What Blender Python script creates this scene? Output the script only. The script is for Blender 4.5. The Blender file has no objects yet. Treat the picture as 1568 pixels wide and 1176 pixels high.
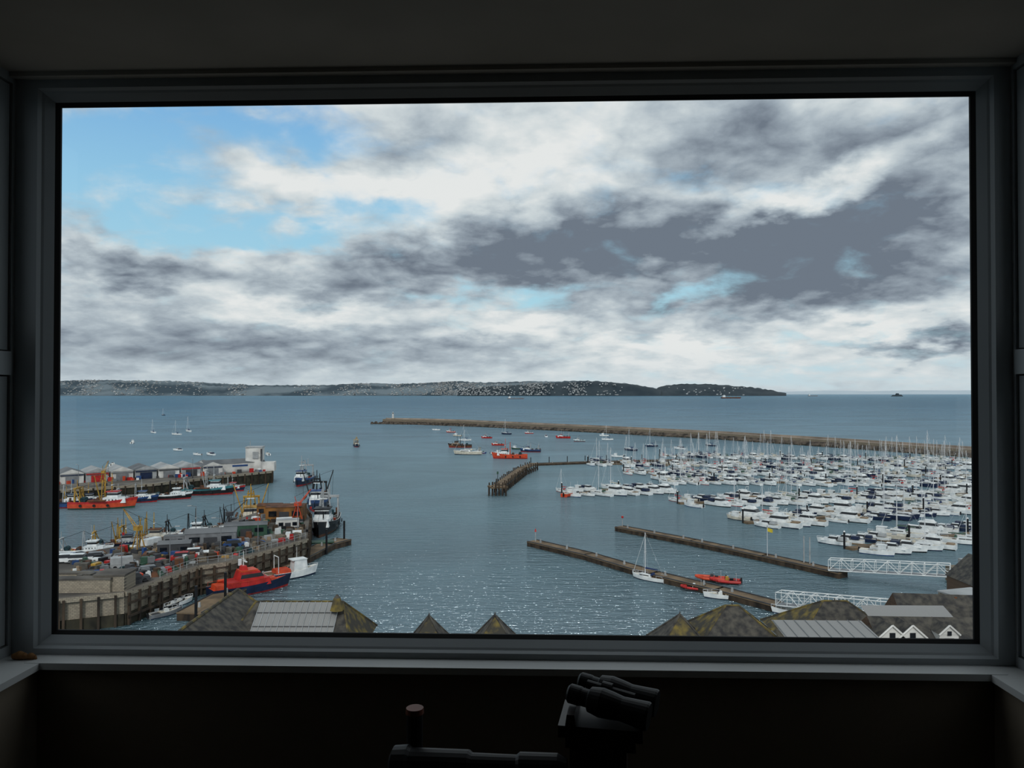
import bpy, math, random
from mathutils import Matrix, Vector
random.seed(7)
R=random.random
def U(a,b): return a+(b-a)*random.random()
SC=bpy.context.scene
try: SC.view_settings.view_transform='Standard'
except Exception: pass
H=36.0; F=1150.0; HV=602.5
PITCH=math.atan((HV-588)/F)
# ---------- survey helper: intersect a sight line with the horizontal plane z ----------
def G(u,v,z=0.0):
    x=(u-784)/F; y=(588-v)/F
    Y=math.cos(PITCH)-math.sin(PITCH)*y; Z=math.sin(PITCH)+math.cos(PITCH)*y
    t=(z-H)/Z
    return Vector((x*t,Y*t,z))
def lin(c):
    return tuple(((v/255)/12.92 if v/255<=0.04045 else ((v/255+0.055)/1.055)**2.4) for v in c)+(1,)
# ---------- materials ----------
def pm(name,c1,c2=None,scale=1.0,rough=0.7,metal=0.0,bump=0.0,detail=3,stretch=(1,1,1),tex='noise',lo=0.35,hi=0.65,spec=0.3,rot=(0,0,0)):
    m=bpy.data.materials.new(name); m.use_nodes=True; nt=m.node_tree; b=nt.nodes['Principled BSDF']
    if c2 is None: c2=tuple(max(0,v*0.86) for v in c1)
    tc=nt.nodes.new('ShaderNodeTexCoord'); mp=nt.nodes.new('ShaderNodeMapping'); mp.inputs['Scale'].default_value=stretch; mp.inputs['Rotation'].default_value=rot
    nt.links.new(tc.outputs['Object'],mp.inputs['Vector'])
    if tex=='noise':
        t=nt.nodes.new('ShaderNodeTexNoise'); t.inputs['Scale'].default_value=scale; t.inputs['Detail'].default_value=detail; o=t.outputs['Fac']
    elif tex=='brick':
        t=nt.nodes.new('ShaderNodeTexBrick'); t.inputs['Scale'].default_value=scale; t.inputs['Color1'].default_value=(1,1,1,1);t.inputs['Color2'].default_value=(.6,.6,.6,1);t.inputs['Mortar'].default_value=(0,0,0,1); o=t.outputs['Color']
    elif tex=='wave':
        t=nt.nodes.new('ShaderNodeTexWave'); t.inputs['Scale'].default_value=scale; t.inputs['Distortion'].default_value=0.3; o=t.outputs['Fac']
    nt.links.new(mp.outputs[0],t.inputs['Vector'])
    cr=nt.nodes.new('ShaderNodeValToRGB'); cr.color_ramp.elements[0].position=lo; cr.color_ramp.elements[1].position=hi
    cr.color_ramp.elements[0].color=lin(c2); cr.color_ramp.elements[1].color=lin(c1)
    nt.links.new(o,cr.inputs[0]); nt.links.new(cr.outputs[0],b.inputs['Base Color'])
    b.inputs['Roughness'].default_value=rough; b.inputs['Metallic'].default_value=metal
    b.inputs['Specular IOR Level'].default_value=spec
    if bump>0:
        bp=nt.nodes.new('ShaderNodeBump'); bp.inputs['Strength'].default_value=bump
        nt.links.new(o,bp.inputs['Height']); nt.links.new(bp.outputs[0],b.inputs['Normal'])
    return m
M={}
M['white']=pm('gelcoat_white',(230,233,232),(200,206,208),0.8,0.4)
M['cream']=pm('gelcoat_cream',(204,198,182),None,0.8,0.4)
M['grey']=pm('paint_grey',(122,126,130),None,0.8,0.6)
M['lgrey']=pm('paint_light_grey',(164,168,170),None,0.8,0.6)
M['dgrey']=pm('paint_dark_grey',(62,64,68),None,0.8,0.6)
M['black']=pm('paint_black',(26,28,32),(16,17,20),0.8,0.5)
M['glassd']=pm('dark_cabin_glass',(22,28,36),(14,18,24),0.8,0.12,spec=0.6)
M['navy']=pm('paint_navy',(28,42,72),(20,32,54),0.8,0.4)
M['blue']=pm('paint_blue',(44,78,130),(34,60,104),0.8,0.45)
M['teal']=pm('paint_teal',(66,126,134),None,0.8,0.45)
M['red']=pm('paint_red',(184,42,40),(146,34,32),0.8,0.45)
M['orange']=pm('paint_orange',(204,76,44),(168,60,36),0.8,0.45)
M['yellow']=pm('paint_yellow',(182,146,58),(140,104,44),0.8,0.5)
M['green']=pm('paint_green',(52,84,68),None,0.8,0.5)
M['rust']=pm('rusty_steel',(108,70,48),(66,48,38),0.6,0.85)
M['deckw']=pm('deck_teak',(142,124,102),(108,92,76),0.6,0.8)
M['deckg']=pm('deck_work',(98,94,88),(68,68,64),0.5,0.85)
M['alu']=pm('mast_alloy',(216,218,220),(192,196,200),0.5,0.4,0.0)
M['sailc']=pm('sail_cover_blue',(36,54,98),None,1.0,0.8)
M['timber']=pm('wet_timber',(72,60,48),(34,30,27),0.7,0.85,stretch=(1,1,.3))
M['woodtop']=pm('pontoon_boards',(122,104,82),(84,72,58),0.35,0.85)
M['stone']=pm('quay_stone',(124,114,98),(70,63,56),0.8,0.9,bump=.3,tex='brick',rot=(math.pi/2,0,0),lo=.1,hi=1)
M['stonel']=pm('quay_stone_light',(158,149,132),(98,92,84),1.0,0.9,bump=.3,tex='brick',rot=(math.pi/2,0,0),lo=.1,hi=1)
M['conc']=pm('quay_concrete',(112,108,101),(68,65,62),0.14,0.9,detail=10)
M['weed']=pm('tidal_weed',(58,55,42),(28,27,22),0.7,0.8,detail=6)
M['rock']=pm('breakwater_rock',(100,90,80),(44,41,38),0.25,0.95,bump=.6,detail=8)
M['parapet']=pm('breakwater_top',(156,143,130),(118,108,98),0.08,0.9,detail=6)
M['slate']=pm('slate_lichen',(82,79,72),(44,44,45),1.3,0.85,bump=.4,detail=12)
M['lichen']=pm('slate_yellow_lichen',(118,104,54),(60,58,52),0.9,0.9,bump=.3,detail=12,lo=.44,hi=.68)
M['sheet']=pm('corrugated_sheet',(150,151,150),(112,113,113),3.0,0.6,stretch=(1,.02,.02),tex='wave',lo=.2,hi=.8)
M['roofl']=pm('roof_light_grey',(158,161,162),(128,132,134),0.2,0.6)
M['roofg']=pm('roof_grey',(106,109,112),(80,84,88),0.2,0.7)
M['brick']=pm('brown_brick',(100,80,64),(70,56,47),1.6,0.9,tex='brick',rot=(math.pi/2,0,0),lo=.1,hi=.9)
M['ochre']=pm('ochre_cladding',(142,98,50),(86,62,42),0.35,0.85)
M['render']=pm('white_render',(212,212,208),(184,184,181),0.4,0.8)
M['net']=pm('fishing_net',(44,76,84),(24,38,42),3.0,1.0,bump=.8,detail=8)
M['flagy']=pm('yellow_flag_cloth',(206,186,60),None,2.0,0.9)
# ---------- mesh builder ----------
class MB:
    def __init__(s): s.v=[];s.f=[];s.mi=[];s.ms=[]
    def mid(s,m):
        if isinstance(m,str): m=M[m]
        if m not in s.ms: s.ms.append(m)
        return s.ms.index(m)
    def add(s,vs,fs,m):
        o=len(s.v); s.v+= [tuple(p) for p in vs]; k=s.mid(m)
        for f in fs: s.f.append([i+o for i in f]); s.mi.append(k)
    def box(s,cx,cy,z0,sx,sy,h,m,rz=0,tx=1,ty=1,ox=0,oy=0):
        c,sn=math.cos(rz),math.sin(rz); vs=[]
        for (z,ax,ay,dx,dy) in ((z0,1,1,0,0),(z0+h,tx,ty,ox,oy)):
            for (a,b) in ((-1,-1),(1,-1),(1,1),(-1,1)):
                x=a*sx/2*ax+dx; y=b*sy/2*ay+dy
                vs.append((cx+x*c-y*sn,cy+x*sn+y*c,z))
        s.add(vs,[(3,2,1,0),(4,5,6,7),(0,1,5,4),(1,2,6,5),(2,3,7,6),(3,0,4,7)],m)
    def cyl(s,p0,p1,r0,r1,m,n=6):
        p0=Vector(p0);p1=Vector(p1); d=(p1-p0)
        if d.length<1e-6: return
        d.normalize(); a=Vector((0,0,1)) if abs(d.z)<.9 else Vector((1,0,0))
        x=d.cross(a).normalized(); y=d.cross(x); vs=[]
        for p,r in ((p0,r0),(p1,r1)):
            for i in range(n):
                t=2*math.pi*i/n; vs.append(p+x*(r*math.cos(t))+y*(r*math.sin(t)))
        fs=[(i,(i+1)%n,n+(i+1)%n,n+i) for i in range(n)]+[tuple(range(n-1,-1,-1)),tuple(range(n,2*n))]
        s.add(vs,fs,m)
    def prism(s,poly,z0,z1,ms,mt):
        n=len(poly); vs=[(p[0],p[1],z0) for p in poly]+[(p[0],p[1],z1) for p in poly]
        s.add(vs,[(i,(i+1)%n,n+(i+1)%n,n+i) for i in range(n)],ms)
        s.add(vs,[tuple(range(n,2*n))],mt)
    def gable(s,cx,cy,z0,sx,sy,h,m,mw,rz=0,wall=0):
        if wall>0: s.box(cx,cy,z0-wall,sx*.97,sy*.94,wall,mw,rz)
        c,sn=math.cos(rz),math.sin(rz)
        def T(x,y,z): return (cx+x*c-y*sn,cy+x*sn+y*c,z)
        a,b=sx/2,sy/2
        vs=[T(-a,-b,z0),T(a,-b,z0),T(a,b,z0),T(-a,b,z0),T(-a,0,z0+h),T(a,0,z0+h)]
        s.add(vs,[(0,1,5,4),(2,3,4,5),(3,2,1,0)],m); s.add(vs,[(1,2,5),(3,0,4)],mw)
    def hip(s,cx,cy,z0,sx,sy,h,rl,m,m2=None,rz=0,wall=0,mw='render'):
        if wall>0: s.box(cx,cy,z0-wall,sx*.94,sy*.94,wall,mw,rz)
        c,sn=math.cos(rz),math.sin(rz)
        def T(x,y,z): return (cx+x*c-y*sn,cy+x*sn+y*c,z)
        a,b,r=sx/2,sy/2,max(rl/2,.02)
        vs=[T(-a,-b,z0),T(a,-b,z0),T(a,b,z0),T(-a,b,z0),T(-r,0,z0+h),T(r,0,z0+h)]
        s.add(vs,[(0,1,5,4),(2,3,4,5),(3,2,1,0)],m); s.add(vs,[(1,2,5),(3,0,4)],m2 or m)
        for i,j in ((0,4),(3,4),(1,5),(2,5),(4,5)): s.cyl(vs[i],vs[j],.13,.13,m2 or m,5)
    def build(s,name,parent=None,smooth=False):
        me=bpy.data.meshes.new(name); me.from_pydata(s.v,[],s.f)
        for m in s.ms: me.materials.append(m)
        me.polygons.foreach_set('material_index',s.mi)
        if smooth: me.polygons.foreach_set('use_smooth',[True]*len(s.f))
        me.validate(); me.update()
        ob=bpy.data.objects.new(name,me); SC.collection.objects.link(ob)
        if parent: ob.parent=parent
        return ob
def empty(name,loc=(0,0,0)):
    e=bpy.data.objects.new(name,None); SC.collection.objects.link(e); e.location=loc; e.empty_display_size=.1; return e
def inst(me,name,loc,rz,sc=1.0,parent=None):
    ob=bpy.data.objects.new(name,me); SC.collection.objects.link(ob); ob.location=loc; ob.rotation_euler=(0,0,rz)
    ob.scale=(sc,sc,sc)
    if parent: ob.parent=parent
    return ob
# ---------- boats ----------
def hull(mb,L,B,Fb,mh,md,mband=None,mboot='navy',bul=0.25,stern=.82,fl=.35,n=11,rake=.06):
    mband=mband or mh; secs=[]
    for i in range(n):
        t=i/(n-1)
        if t<.4: w=B/2*(stern+(1-stern)*math.sin(t/.4*math.pi/2))
        else: w=B/2*max(.03,1-((t-.4)/.6)**2.3)
        zt=Fb*(1+fl*max(0,(t-.35)/.65)**2+.08*(1-t))
        zd=zt-bul; x0=-L/2+L*t*(1-rake); rk=lambda z:L*rake*(t**3)*(z+.3)/(zt+.3)
        wi=max(w-.12,.01); pts=[(wi*.97,zd),(wi,zt),(w,zt),(w*.99,zt*.72),(w*.93,zt*.18),(w*.7,-.35)]
        pts=[(x0+rk(z),y,z) for y,z in pts]
        secs.append(pts+[(x,-y,z) for x,y,z in reversed(pts)])
    mats=[mband,'white' if mband!='white' else mband,mband,mh,mboot,mboot,mboot,mh,mband,mband,mband,md]
    for j in range(12):
        vs=[];fs=[]
        for i in range(n): vs+= [secs[i][j],secs[i][(j+1)%12]]
        for i in range(n-1): fs.append((2*i,2*i+1,2*i+3,2*i+2))
        mb.add(vs,fs,mats[j])
    mb.add(secs[0][2:10],[tuple(range(8))],mh)
def rails(mb,L,B,z,t0=.45,t1=1.0,h=.6,m='alu',n=6):
    for sgn in (1,-1):
        last=None
        for i in range(n):
            t=t0+(t1-t0)*i/(n-1)
            w=B/2*max(.05,1-((t-.4)/.6)**2.3) if t>=.4 else B/2*.92
            p=Vector((-L/2+L*t*.99,sgn*w*.93,z*(1+.25*t*t)))
            q=p+Vector((0,0,h)); mb.cyl(p,q,.025,.025,m,4)
            if last: mb.cyl(last,q,.025,.025,m,4)
            last=q
def sailboat(L,mh,cover='sailc',mastk=1.2,boot='navy'):
    mb=MB(); B=L*.31; Fb=L*.105
    hull(mb,L,B,Fb,mh,'white' if mh!='white' else 'cream',None,boot,bul=.1,stern=.72)
    mb.box(L*.08,0,Fb*.9,L*.38,B*.55,Fb*.62,'white',0,.86,.8)
    for s in (1,-1): mb.box(L*.09,s*B*.255,Fb*1.12,L*.28,.05,Fb*.2,'glassd')
    mb.box(-L*.26,0,Fb*.8,L*.26,B*.45,Fb*.16,'deckw')
    mb.box(-L*.13,0,Fb*1.45,L*.07,B*.5,Fb*.5,cover,0,.4,.85)
    mz=Fb+L*mastk
    mx=L*.1
    mb.cyl((mx,0,Fb),(mx,0,mz),.1,.07,'alu',6)
    mb.cyl((mx,0,Fb+1.35),(-L*.3,0,Fb+1.3),.05,.05,'alu',5)
    mb.cyl((mx-.1,0,Fb+1.48),(-L*.29,0,Fb+1.42),.17,.1,cover,6)
    mb.cyl((L*.47,0,Fb*1.3),(mx,0,mz*.96),.04,.025,'white',5)
    mb.cyl((-L*.48,0,Fb),(mx,0,mz),.015,.015,'alu',3)
    for s in (1,-1):
        mb.cyl((mx,s*B*.45,Fb),(mx,s*L*.06,Fb+(mz-Fb)*.55),.015,.015,'alu',3)
        mb.cyl((mx,s*L*.06,Fb+(mz-Fb)*.55),(mx,0,mz),.015,.015,'alu',3)
    mb.cyl((mx,-L*.06,Fb+(mz-Fb)*.55),(mx,L*.06,Fb+(mz-Fb)*.55),.03,.03,'alu',4)
    rails(mb,L,B,Fb,.6,1.0,.5,'alu',4); rails(mb,L,B,Fb,.02,.2,.5,'alu',2)
    return mb
def motorboat(L,mh,kind=0,canopy='navy',boot='navy'):
    mb=MB(); B=L*.33; Fb=L*.12
    hull(mb,L,B,Fb,mh,'cream',None,boot,bul=.12,stern=.9,fl=.45)
    if kind==0:
        mb.box(L*.12,0,Fb*.95,L*.46,B*.72,Fb*.6,'white',0,.8,.85,-L*.02)
        mb.box(L*.02,0,Fb*1.5,L*.3,B*.62,Fb*.55,'glassd',0,.72,.86,-L*.02)
        mb.box(-L*.01,0,Fb*2.03,L*.22,B*.5,Fb*.12,'white')
        mb.box(-L*.26,0,Fb*1.2,L*.24,B*.7,Fb*.75,canopy,0,.85,.9)
    elif kind==1:
        mb.box(L*.06,0,Fb*.95,L*.5,B*.78,Fb*.65,'white',0,.86,.9,-L*.02)
        mb.box(L*.02,0,Fb*1.58,L*.4,B*.7,Fb*.55,'glassd',0,.8,.9,-L*.03)
        mb.box(-L*.03,0,Fb*2.1,L*.36,B*.66,Fb*.14,'white')
        mb.box(L*.02,0,Fb*2.22,L*.22,B*.6,Fb*.42,'white',0,.8,.9,-L*.02)
        mb.box(-L*.38,0,Fb*.95,L*.16,B*.6,Fb*.3,'deckw')
        mb.cyl((-L*.12,B*.25,Fb*2.2),(-L*.16,B*.2,Fb*3.6),.05,.04,'white',5)
        mb.cyl((-L*.12,-B*.25,Fb*2.2),(-L*.16,-B*.2,Fb*3.6),.05,.04,'white',5)
        mb.cyl((-L*.16,-B*.22,Fb*3.5),(-L*.16,B*.22,Fb*3.5),.06,.06,'white',5)
    elif kind==2:
        mb.box(L*.14,0,Fb*.9,L*.26,B*.62,Fb*1.7,'white',0,.85,.9)
        mb.box(L*.15,0,Fb*1.8,L*.245,B*.57,Fb*.5,'glassd',0,.92,.95)
        mb.box(L*.12,0,Fb*2.55,L*.28,B*.62,Fb*.12,'white')
        mb.box(-L*.2,0,Fb*.7,L*.12,B*.3,Fb*.5,'lgrey')
        mb.cyl((L*.1,0,Fb*2.6),(L*.1,0,Fb*4.4),.04,.03,'alu',4)
    else:
        mb.box(L*.02,0,Fb*.8,L*.12,B*.35,Fb*.9,'white',0,.8,.9)
        mb.box(L*.07,0,Fb*1.6,L*.03,B*.4,Fb*.5,'glassd',.0,.6,.9,-L*.02)
        mb.box(-L*.15,0,Fb*.8,L*.08,B*.7,Fb*.35,'cream')
        mb.box(-L*.3,0,Fb*.75,L*.25,B*.5,Fb*.2,'dgrey')
    if kind in (2,3):
        mb.box(-L*.53,0,Fb*.3,L*.06,B*.16,Fb*1.1,'black',0,.7,.8)
    rails(mb,L,B,Fb,.5,1.0,.5,'alu',5)
    return mb
def trawler(L,mh,band,sup='white',boot='red',der='yellow',gantry=True,beams=False):
    mb=MB(); B=L*.29; Fb=L*.11
    hull(mb,L,B,Fb,mh,'deckg',band,boot,bul=L*.035,stern=.8,fl=.6)
    d=Fb*.8
    mb.box(L*.24,0,d,L*.2,B*.62,L*.08,sup,0,.9,.9)
    mb.box(L*.12,0,d,L*.24,B*.66,L*.085,sup,0,.97,.95)
    mb.box(L*.14,0,d+L*.085,L*.16,B*.54,L*.085,sup,0,.92,.92)
    mb.box(L*.14,0,d+L*.122,L*.165,B*.55,L*.032,'glassd',0,.95,.95)
    mb.box(L*.13,0,d+L*.17,L*.19,B*.6,L*.012,band)
    for i in range(4):
        for s in (1,-1): mb.box(L*(.05+.05*i),s*B*.325,d+L*.04,L*.018,.06,L*.018,'glassd')
    mb.cyl((L*.05,B*.15,d+L*.08),(L*.05,B*.15,d+L*.2),L*.012,L*.012,'black',6)
    mx=L*.11; mb.cyl((mx,0,d+L*.17),(mx,0,d+L*.46),L*.009,L*.005,der,6)
    mb.box(mx+L*.01,0,d+L*.27,L*.02,L*.09,L*.01,'white')
    mb.cyl((mx,-L*.05,d+L*.34),(mx,L*.05,d+L*.34),L*.004,L*.004,der,4)
    fx=-L*.02; fh=d+L*.36
    for s in (1,-1): mb.cyl((fx,s*B*.28,d),(fx,s*B*.1,fh),L*.009,L*.008,der,6)
    mb.cyl((fx,-B*.14,fh*.9),(fx,B*.14,fh*.9),L*.008,L*.008,der,6)
    mb.cyl((fx,-B*.24,d+L*.14),(fx,B*.24,d+L*.14),L*.008,L*.008,der,6)
    if beams:
        for s in (1,-1):
            mb.cyl((fx,s*B*.3,d+.3),(fx-L*.05,s*B*.75,d+L*.44),L*.01,L*.006,der,6)
            mb.cyl((fx-L*.05,s*B*.75,d+L*.44),(fx,0,fh),.04,.04,'black',3)
            mb.cyl((fx-L*.05,s*B*.75,d+L*.44),(fx-L*.06,s*B*.7,d+L*.06),.05,.05,'black',3)
            mb.cyl((fx-L*.16,s*B*.6,d+L*.05),(fx+L*.1,s*B*.62,d+L*.05),L*.014,L*.014,'rust',6)
    mb.cyl((fx,0,fh),(-L*.46,0,d+L*.2),.04,.04,'black',3)
    mb.cyl((fx,0,fh),(L*.48,0,Fb*1.6),.04,.04,'black',3)
    if gantry:
        gx=-L*.4; gz=d+L*.22
        for s in (1,-1):
            mb.cyl((gx,s*B*.36,d),(gx,s*B*.32,gz),L*.013,L*.011,der,6)
            mb.cyl((gx+L*.09,s*B*.36,d),(gx,s*B*.32,gz),L*.008,L*.008,der,5)
        mb.box(gx,0,gz,L*.035,B*.74,L*.025,der)
        mb.cyl((gx,0,gz),(gx,0,gz+L*.14),L*.007,L*.005,der,5)
        for s in (1,-1): mb.box(-L*.47,s*B*.28,d,L*.02,B*.14,L*.09,'rust')
    mb.cyl((-L*.1,-B*.22,d+L*.035),(-L*.1,B*.22,d+L*.035),L*.025,L*.025,'dgrey',8)
    for s in (1,0,-1): mb.cyl((-L*.1,s*B*.2-.05,d+L*.035),(-L*.1,s*B*.2+.05,d+L*.035),L*.04,L*.04,'rust',8)
    mb.cyl((-L*.3,-B*.2,d+L*.05),(-L*.3,B*.2,d+L*.05),L*.045,L*.045,'net',8)
    for i in range(7): mb.box(L*U(-.25,-.12),B*U(-.32,.32),d,L*.035,L*.03,L*.025,random.choice(['orange','blue','yellow','white','green']),U(0,3))
    mb.cyl((L*.3,B*.1,d+L*.06),(L*.3,B*.1,d+L*.16),L*.008,L*.006,'black',5)
    rails(mb,L,B,Fb*1.2,.5,1.0,L*.035,'white',6)
    for s in (1,-1):
        for t in (-.3,-.1,.1): mb.cyl((L*t,s*B*.5,Fb*.55),(L*t,s*(B*.5+.18),Fb*.55),L*.022,L*.022,'black',8)
    return mb
def rotm(u,v,h,name,mb,z=0,sc=1,parent=None):
    ob=mb.build(name,parent); ob.location=G(u,v,z); ob.rotation_euler=(0,0,math.radians(h)); ob.scale=(sc,sc,sc); return ob

# ================= SEA =================
mb=MB(); mb.add([(-60000,-300,0),(60000,-300,0),(60000,60000,0),(-60000,60000,0)],[(0,1,2,3)],M['navy'])
sea=mb.build('sea')
m=bpy.data.materials.new('sea_water'); m.use_nodes=True; nt=m.node_tree; nt.nodes.clear(); N=nt.nodes.new; Lk=nt.links.new
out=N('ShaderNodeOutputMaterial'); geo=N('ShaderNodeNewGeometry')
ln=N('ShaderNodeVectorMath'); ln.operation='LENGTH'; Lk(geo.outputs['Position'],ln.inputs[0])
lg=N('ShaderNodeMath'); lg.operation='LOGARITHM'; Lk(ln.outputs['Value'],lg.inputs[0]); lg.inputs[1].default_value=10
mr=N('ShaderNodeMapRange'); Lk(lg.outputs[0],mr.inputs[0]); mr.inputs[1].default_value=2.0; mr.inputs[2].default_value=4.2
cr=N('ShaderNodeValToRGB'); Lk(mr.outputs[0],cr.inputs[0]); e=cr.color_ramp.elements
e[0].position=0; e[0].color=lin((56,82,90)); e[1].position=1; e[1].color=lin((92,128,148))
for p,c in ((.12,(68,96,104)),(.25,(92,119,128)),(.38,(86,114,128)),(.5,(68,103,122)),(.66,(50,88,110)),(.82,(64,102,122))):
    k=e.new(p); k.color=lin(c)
def noise(scale,st,detail=3,rough=.5,w=0,dist=0):
    mp=N('ShaderNodeMapping'); mp.inputs['Scale'].default_value=st; mp.inputs['Rotation'].default_value=(0,0,math.radians(w)); Lk(geo.outputs['Position'],mp.inputs[0])
    t=N('ShaderNodeTexNoise'); t.inputs['Scale'].default_value=scale; t.inputs['Detail'].default_value=detail; t.inputs['Roughness'].default_value=rough; t.inputs['Distortion'].default_value=dist; Lk(mp.outputs[0],t.inputs[0]); return t
pa=noise(.014,(.6,1,1),8,.62,12,1.0)
pr=N('ShaderNodeMapRange'); Lk(pa.outputs['Fac'],pr.inputs[0]); pr.inputs[1].default_value=.35; pr.inputs[2].default_value=.65; pr.inputs[3].default_value=.74; pr.inputs[4].default_value=1.24
mx=N('ShaderNodeVectorMath'); mx.operation='SCALE'; Lk(cr.outputs[0],mx.inputs[0]); Lk(pr.outputs[0],mx.inputs['Scale'])
n1=noise(.42,(.3,1.3,1),5,.65,8); n2=noise(1.5,(.5,1.3,1),2,.5,-6)
ad=N('ShaderNodeMath'); ad.operation='MULTIPLY_ADD'; Lk(n2.outputs['Fac'],ad.inputs[0]); ad.inputs[1].default_value=.5; Lk(n1.outputs['Fac'],ad.inputs[2])
bp=N('ShaderNodeBump'); bp.inputs['Distance'].default_value=1.6; Lk(ad.outputs[0],bp.inputs['Height'])
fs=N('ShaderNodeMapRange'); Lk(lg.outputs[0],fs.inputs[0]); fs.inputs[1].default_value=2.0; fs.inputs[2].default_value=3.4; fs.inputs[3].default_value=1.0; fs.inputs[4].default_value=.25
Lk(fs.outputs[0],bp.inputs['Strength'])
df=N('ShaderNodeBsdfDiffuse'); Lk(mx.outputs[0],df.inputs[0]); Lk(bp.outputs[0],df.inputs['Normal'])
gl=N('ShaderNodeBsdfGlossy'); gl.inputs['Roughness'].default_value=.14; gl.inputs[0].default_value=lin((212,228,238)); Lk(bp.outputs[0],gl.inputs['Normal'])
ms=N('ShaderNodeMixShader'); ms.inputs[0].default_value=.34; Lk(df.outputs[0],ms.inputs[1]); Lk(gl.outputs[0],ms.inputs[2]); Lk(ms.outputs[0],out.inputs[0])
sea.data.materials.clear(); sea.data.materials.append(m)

# ================= FAR COAST =================
def interp(tab,x):
    if x<=tab[0][0]: return tab[0][1]
    for (a,b),(c,d) in zip(tab,tab[1:]):
        if x<=c: return b+(d-b)*(x-a)/(c-a)
    return tab[-1][1]
mland=pm('hillside_haze_tint',(104,117,124),(50,66,76),.0013,.95,detail=12,lo=.44,hi=.56)  # distance haze is mixed into the hill colours, paler and bluer
mtree=pm('headland_woods_haze_tint',(58,68,74),(40,52,60),.004,.95,detail=10)  # woodland colours shifted to blue-grey to include the distance haze
def coast(name,tab,dist,mat,depth=1500,step=4,jit=1.0,seed=1):
    rnd=random.Random(seed); mb=MB(); u=tab[0][0]; vs=[];n=0; rows=6
    while u<=tab[-1][0]:
        hv=interp(tab,u)+rnd.uniform(-.5,.5)*jit; hz=max((HV-hv),0.2)/F
        a=(u-784)/F
        for k in range(rows):
            t=k/(rows-1); D=dist+depth*t; z=(H+hz*(dist+depth))*math.sin(t*math.pi/2)**.9 if t>0 else -5
            vs.append((a*D,D,z*(1+rnd.uniform(-.05,.05)*(t<1))))
        D=dist+depth*1.6; vs.append((a*D,D,-5)); n+=1; u+=step
    r=rows+1; fs=[]
    for i in range(n-1):
        for k in range(r-1): fs.append((i*r+k,(i+1)*r+k,(i+1)*r+k+1,i*r+k+1))
    mb.add(vs,fs,mat); ob=mb.build(name,smooth=True); return ob
T1=[(-400,590),(0,586),(92,583),(150,582),(200,583),(250,583),(300,585),(350,588),(400,590),(450,590),(500,590),(560,587),(610,588),(650,587),(700,584),(750,586),(800,584),(850,584),(900,583),(950,586),(980,590),(1005,595),(1020,602)]
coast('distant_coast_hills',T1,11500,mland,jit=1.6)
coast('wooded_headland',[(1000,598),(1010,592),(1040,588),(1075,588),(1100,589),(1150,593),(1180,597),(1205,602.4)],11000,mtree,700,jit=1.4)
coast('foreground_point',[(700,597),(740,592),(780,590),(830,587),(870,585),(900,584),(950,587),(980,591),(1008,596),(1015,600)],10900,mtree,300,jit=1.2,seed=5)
mh=pm('far_haze_coast',(184,197,206),(178,192,201),.001,1.0)  # pale blue-grey base colour stands in for haze over this coast
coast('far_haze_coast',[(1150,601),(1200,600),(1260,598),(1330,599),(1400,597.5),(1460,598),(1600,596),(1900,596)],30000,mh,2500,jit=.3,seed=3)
mb=MB(); rnd=random.Random(4)
mtw=pm('town_white_walls',(204,208,208),None,.01,.9); mtw2=pm('town_cream_walls',(158,160,160),None,.01,.9)
cl=[rnd.uniform(60,830) for _ in range(26)]+[rnd.uniform(500,860) for _ in range(14)]+[880,885,925,940]
for i in range(2500):
    u=rnd.gauss(rnd.choice(cl),9) if rnd.random()<.95 else rnd.uniform(1015,1140)
    if not 60<u<1140: continue
    den=interp([(0,.9),(150,.9),(250,.4),(330,.8),(420,.6),(520,1),(720,1),(830,.7),(900,.6),(960,.15),(1150,.3)],u)
    if rnd.random()>den: continue
    hv=interp(T1,u) if u<1005 else 591
    t=min(.85,max(.04,rnd.random()**1.2*.85))
    base=11500 if u<700 else 10850
    if u<700: D=base+1500*t; z=(H+(HV-hv)/F*(13000))*math.sin(t*math.pi/2)**.9
    else: D=base+300*t; z=(H+(HV-hv-2)/F*11200)*math.sin(t*math.pi/2)**.9
    x=(u-784)/F*D; s=rnd.uniform(8,26)
    mb.gable(x,D-14,z+rnd.uniform(5,10),s,14,4,M['roofg'],rnd.choice([mtw,mtw2,mtw2]),0,9)
mb.build('distant_town_houses')
def tanker(name,u,v,Lpx,hullm):
    p=G(u,v); L=Lpx*p.y/F; mb=MB(); hull(mb,L,L*.16,L*.05,hullm,'rust',None,'red',bul=L*.005,stern=.9,fl=.2)
    mb.box(-L*.38,0,L*.05,L*.12,L*.13,L*.09,'white'); mb.box(-L*.38,0,L*.14,L*.07,L*.15,L*.02,'white'); mb.cyl((-L*.43,0,L*.1),(-L*.43,0,L*.19),L*.015,L*.015,'black')
    for i in range(4): mb.cyl((L*(-.2+i*.17),0,L*.05),(L*(-.2+i*.17),0,L*.12),L*.006,L*.004,'yellow')
    o=mb.build(name); o.location=p; o.rotation_euler=(0,0,.1)
tanker('cargo_ship',790,611,26,'grey'); tanker('cargo_ship',1120,610,32,'rust'); tanker('cargo_ship',1245,606.5,16,'grey')
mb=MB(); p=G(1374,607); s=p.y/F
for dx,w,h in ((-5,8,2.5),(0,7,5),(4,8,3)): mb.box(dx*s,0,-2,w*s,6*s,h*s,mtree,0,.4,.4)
o=mb.build('rock_islet'); o.location=p

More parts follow.
